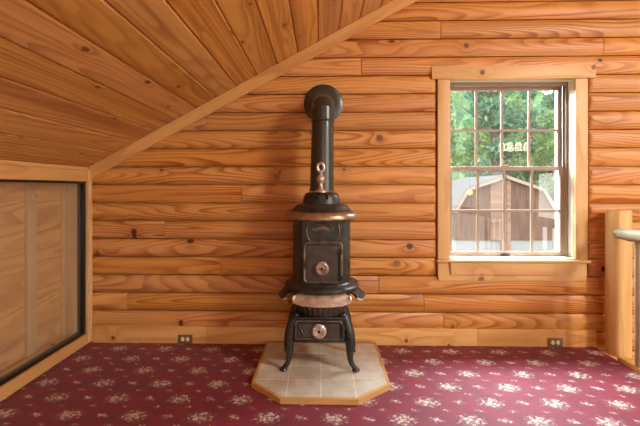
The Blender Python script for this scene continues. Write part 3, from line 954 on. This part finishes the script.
for A, B in zip(gv[:-1], gv[1:]):
    for i in range(59): bm.faces.new([A[i], A[i+1], B[i+1], B[i]])
tag(link_bm('hillside', bm, hill_mat()), 'green wooded hillside far behind the forest trees', 'hill', kind='structure')
def siding_mat():
    M = Mat('shed_siding'); c = M.coord()
    b = (c[0]/.16)
    ed = (b.frac()-.5).abs().ss(.43, .5)
    n = M.noise(M.comb(c[0]*9, c[1]*9, c[2]*1.1), 1, 4, .6)
    rb = M.noise(M.comb(b._m('FLOOR')*3.7, 0, 0), 1, 0)
    col = M.mix(n.ss(.35,.7), srgb(138,102,80), srgb(100,74,58)); col = M.hsv(col, .5, 1, rb*.5+.75)
    col = M.mix(ed*.6, col, srgb(70,50,40))
    M.pset(Base_Color=col, Roughness=.8); return M.m
M_sid = siding_mat()
M_hsid = wood('shed_door_wood', srgb(178,144,122), srgb(140,106,86), srgb(80,56,44), 0, rings=4, var=.08, knots=.1, rough=.8)
M_roofm = plain('shed_roof', srgb(128,127,126), .7, .3, .12, 6)
M_conc = plain('pale_foundation', srgb(176,178,174), .8, .2, .06, 4)
SHY = 13.0; SHX = 6.02
sh = empty('garden_shed', (SHX, SHY, GZ), 'brown gambrel roofed wooden shed outside the window', 'shed')
gam = [(-1.70, .46), (-1.26, 1.22), (0, 1.66), (1.26, 1.22), (1.70, .46)]
wl = [(-1.60, -.50), (1.60, -.50), (1.60, .48)] + [(1.18, 1.18), (0, 1.60), (-1.18, 1.18)] + [(-1.60, .48)]
bm = BM(); extrude_poly(bm, wl, lambda u, v, t: (SHX+u, t, v), SHY, SHY+3.6); link_bm('walls', bm, M_sid, sh)
bm = BM(); box(bm, SHX-1.58, SHX+1.58, SHY+.03, SHY+3.57, GZ+.002, -.502); link_bm('foundation', bm, M_conc, sh)
bm = BM()
rf = gam + [(u*.97, v-.07) for u, v in gam[::-1]]
extrude_poly(bm, rf, lambda u, v, t: (SHX+u, t, v), SHY-.14, SHY+3.75); link_bm('gambrel_roof', bm, M_roofm, sh)
bm = BM()
for a, b in zip(gam[:-1], gam[1:]):
    va, vb = Vector(a), Vector(b); nrm = Vector((-(vb-va).y, (vb-va).x)).normalized()
    if nrm.y > 0: nrm = -nrm
    extrude_poly(bm, [tuple(va*.985), tuple(vb*.985), tuple(vb*.985+nrm*.09), tuple(va*.985+nrm*.09)], lambda u, v, t: (SHX+u, t, v), SHY-.155, SHY-.13)
link_bm('rake_board', bm, plain('shed_trim', srgb(196,172,150), .7, .3, .05), sh)
bm = BM()
for k in range(13):
    z = -.5+.15*k
    box(bm, SHX-.45, SHX+.06, SHY-.03, SHY-.001, z+.003, z+.147)
link_bm('shed_door', bm, M_hsid, sh)
bm = BM(); box(bm, SHX+.08, SHX+.20, SHY-.04, SHY-.001, -.9, 1.5); box(bm, SHX-.12, SHX+.06, SHY-.04, SHY+.029, GZ+.01, -.503); link_bm('centre_post', bm, M_hsid, sh)

def leaf_mat(name, a, b, c2):
    M = Mat(name); r = M.island()
    col = M.mix((r*7.1).frac(), a, b); col = M.mix((r*31.7).frac().ss(.6, 1), col, c2)
    M.pset(Base_Color=col, Roughness=.5)
    nt = M.nt; tl = M.node('ShaderNodeBsdfTranslucent'); nt.links.new(col.s, tl.inputs[0])
    mx = M.node('ShaderNodeMixShader'); mx.inputs[0].default_value = .4
    nt.links.new(M.b.outputs[0], mx.inputs[1]); nt.links.new(tl.outputs[0], mx.inputs[2])
    nt.links.new(mx.outputs[0], nt.nodes['Material Output'].inputs['Surface'])
    return M.m
M_lf = [leaf_mat('beech_leaf', srgb(140,190,120), srgb(104,168,124), srgb(206,226,150)),
        leaf_mat('maple_leaf', srgb(120,176,136), srgb(88,150,124), srgb(180,214,150)),
        leaf_mat('yellow_green_leaf', srgb(180,212,120), srgb(144,194,116), srgb(226,236,160))]  # last one is the yellow-green leaf of the young trees
def bark():
    M = Mat('bark'); c = M.coord(); n = M.noise(M.comb(c[0]*14, c[1]*14, c[2]*2), 1, 4, .6)
    M.pset(Base_Color=M.mix(n, srgb(70,62,56), srgb(140,126,112)), Roughness=.9); M.bump(n, .6, .02); return M.m
M_bark = bark()
def crown_mesh(seed, n, zb, zt, rad, lsz):
    rr = random.Random(seed); bm = BM()
    lobes = []
    for k in range(16):
        h = rr.random(); a = rr.uniform(0, 2*PI); q = rad*(1-.6*abs(h-.45))*rr.uniform(.15, .8)
        lobes.append(Vector((q*math.cos(a), q*math.sin(a), zb+(zt-zb)*h)))
    for i in range(n):
        L = rr.choice(lobes)
        d = Vector((rr.gauss(0, 1), rr.gauss(0, 1), rr.gauss(0, .55)))
        p = L + d*rad*.30
        nrm = Vector((rr.gauss(0, 1), rr.gauss(0, 1), rr.gauss(.9, .8))).normalized()
        u = nrm.orthogonal().normalized(); w = nrm.cross(u)
        a = rr.uniform(0, PI); u, w = u*math.cos(a)+w*math.sin(a), w*math.cos(a)-u*math.sin(a)
        s = lsz*rr.uniform(.6, 1.4)
        vs = [bm.verts.new(p+u*s), bm.verts.new(p+w*s*.5+nrm*s*.12), bm.verts.new(p-u*s), bm.verts.new(p-w*s*.5+nrm*s*.12)]
        bm.faces.new(vs)
    me = bpy.data.meshes.new('crown'); bm.to_mesh(me); bm.free(); return me
def trunk_mesh(seed, h, r):
    rr = random.Random(seed); bm = BM()
    pts = [(rr.uniform(-.1, .1)*k, rr.uniform(-.1, .1)*k, h*k/4) for k in range(5)]
    tube(bm, smooth_path(pts, 3), lerp_list([r*1.25, r, r*.85, r*.65, r*.35], 3), 10)
    for k in range(7):
        z = h*rr.uniform(.3, .9); a = rr.uniform(0, 2*PI); l = rr.uniform(.8, 1.8)
        tube(bm, [(0, 0, z), (l*.5*math.cos(a), l*.5*math.sin(a), z+l*.3), (l*math.cos(a), l*math.sin(a), z+l*.7)], [r*.35, r*.25, r*.08], 6)
    me = bpy.data.meshes.new('trunk'); bmesh.ops.recalc_face_normals(bm, faces=bm.faces); bm.to_mesh(me); bm.free()
    for p in me.polygons: p.use_smooth = True
    me.materials.append(M_bark); return me
CR = []
for k, (n, zb, zt, rad, ls_, mi) in enumerate(((6000, .2, 9.5, 1.25, .14, 0), (6500, .5, 10.5, 1.25, .14, 1), (5000, .2, 8.0, 1.2, .13, 2), (6000, 1.2, 12.0, 1.25, .15, 1))):
    me = crown_mesh(100+k, n, zb, zt, rad, ls_); me.materials.append(M_lf[mi]); CR.append((me, trunk_mesh(200+k, zt*.9, .13+.03*k)))
kinds = ['leafy green forest tree with mid green crown seen through the window', 'darker green forest tree with dense crown seen through the window', 'bright yellow green young tree seen through the window', 'tall forest tree with high crown and bare trunk seen through the window']
tr = []
for j, (y, x0, n) in enumerate(((18.8, 4.6, 3), (22.2, 6.5, 3), (25.8, 7.4, 4), (29.2, 8.0, 5), (33.0, 9.6, 5), (36.8, 10.6, 6), (40.6, 12.4, 6))):
    for i in range(n): tr.append((x0+3.8*i+R.uniform(-.05, .05), y+R.uniform(-.05, .05), (i*3+j*2+R.randrange(2)) % 4))
for i, (x, y, k) in enumerate(tr):
    t = empty('forest_tree', (x, y, GZ), kinds[k], 'tree', 'forest trees behind the shed')
    for nm, me in (('crown', CR[k][0]), ('trunk', CR[k][1])):
        o = bpy.data.objects.new(nm, me); COL.objects.link(o); o.parent = t
    t.rotation_euler = (0, 0, R.uniform(0, 2*PI)); s = R.uniform(.97, 1.03); t.scale = (s, s, s)

# ---------------------------------------------------------------- light
w = bpy.data.worlds.new('sky'); SC.world = w; w.use_nodes = True
nt = w.node_tree; bg = nt.nodes['Background']
sky = nt.nodes.new('ShaderNodeTexSky'); sky.sky_type = 'NISHITA'; sky.sun_disc = False
sky.sun_elevation = math.radians(52); sky.sun_rotation = math.radians(200); sky.air_density = 1.0; sky.dust_density = 2.0
nt.links.new(sky.outputs[0], bg.inputs[0]); bg.inputs[1].default_value = .46
def area(name, loc, target, sx, sy, power, col):
    L = bpy.data.lights.new(name, 'AREA'); L.shape = 'RECTANGLE'; L.size = sx; L.size_y = sy
    L.energy = power; L.color = col
    o = bpy.data.objects.new(name, L); COL.objects.link(o); o.location = loc
    d = Vector(target)-Vector(loc); o.rotation_euler = d.to_track_quat('-Z', 'Y').to_euler(); return o
sx_, sy_ = (SKX0+SKX1)/2, (SKY0+SKY1)/2
area('added_key_light', (sx_+.04, sy_-.1, ceil_z(sx_)+.06), (sx_+.04-sa*1.6, sy_+.25, ceil_z(sx_)+.06-ca), .62, 1.0, 165, (1, .95, .85))  # added key lamp in the unseen roof opening, casts the stove shadows
area('added_rear_fill', (.95, YB-.05, 1.42), (.95, 0, 1.2), 1.45, 1.4, 20, (1, .88, .70))  # added warm fill lamp in the unseen rear wall opening
area('added_great_room_fill', (3.9, YB-.05, .05), (3.7, 0, .2), 1.9, 3.2, 42, (1, .92, .80))  # added fill lamp in the taller unseen rear opening
for (a, b), (za, zb) in zip(wr, wz):
    area('added_side_light', (XR+.05, (a+b)/2, (za+zb)/2), (0, (a+b)/2, (za+zb)/2), b-a-.05, zb-za-.05, 62, (1, .95, .87))  # added lamps in unseen side openings, for pipe highlight and pane reflection
# sky light arriving through the back window
area('back_window_daylight', (1.85, WY+.70, 2.42), (1.0, 2.0, 0), 2.1, .8, 860, (.76, .88, 1.0))
sun = bpy.data.lights.new('sun', 'SUN'); sun.energy = 4.2; sun.angle = math.radians(1); sun.color = (1, .95, .86)
so = bpy.data.objects.new('sun', sun); COL.objects.link(so); so.rotation_euler = Vector((.75, -.12, -1.0)).to_track_quat('-Z', 'Y').to_euler()

# ---------------------------------------------------------------- camera
cam = bpy.data.cameras.new('camera'); co = bpy.data.objects.new('camera', cam); COL.objects.link(co)
cam.sensor_width = 36; cam.lens = 391/640*36
yaw = math.atan(.0235)
co.location = (0, 0, 1.223); co.rotation_euler = (PI/2, 0, yaw)
cam.shift_x = (320-(321-391*.0235))/640
cam.shift_y = -(213-188)/640
cam.clip_start = .05; cam.clip_end = 200
SC.camera = co
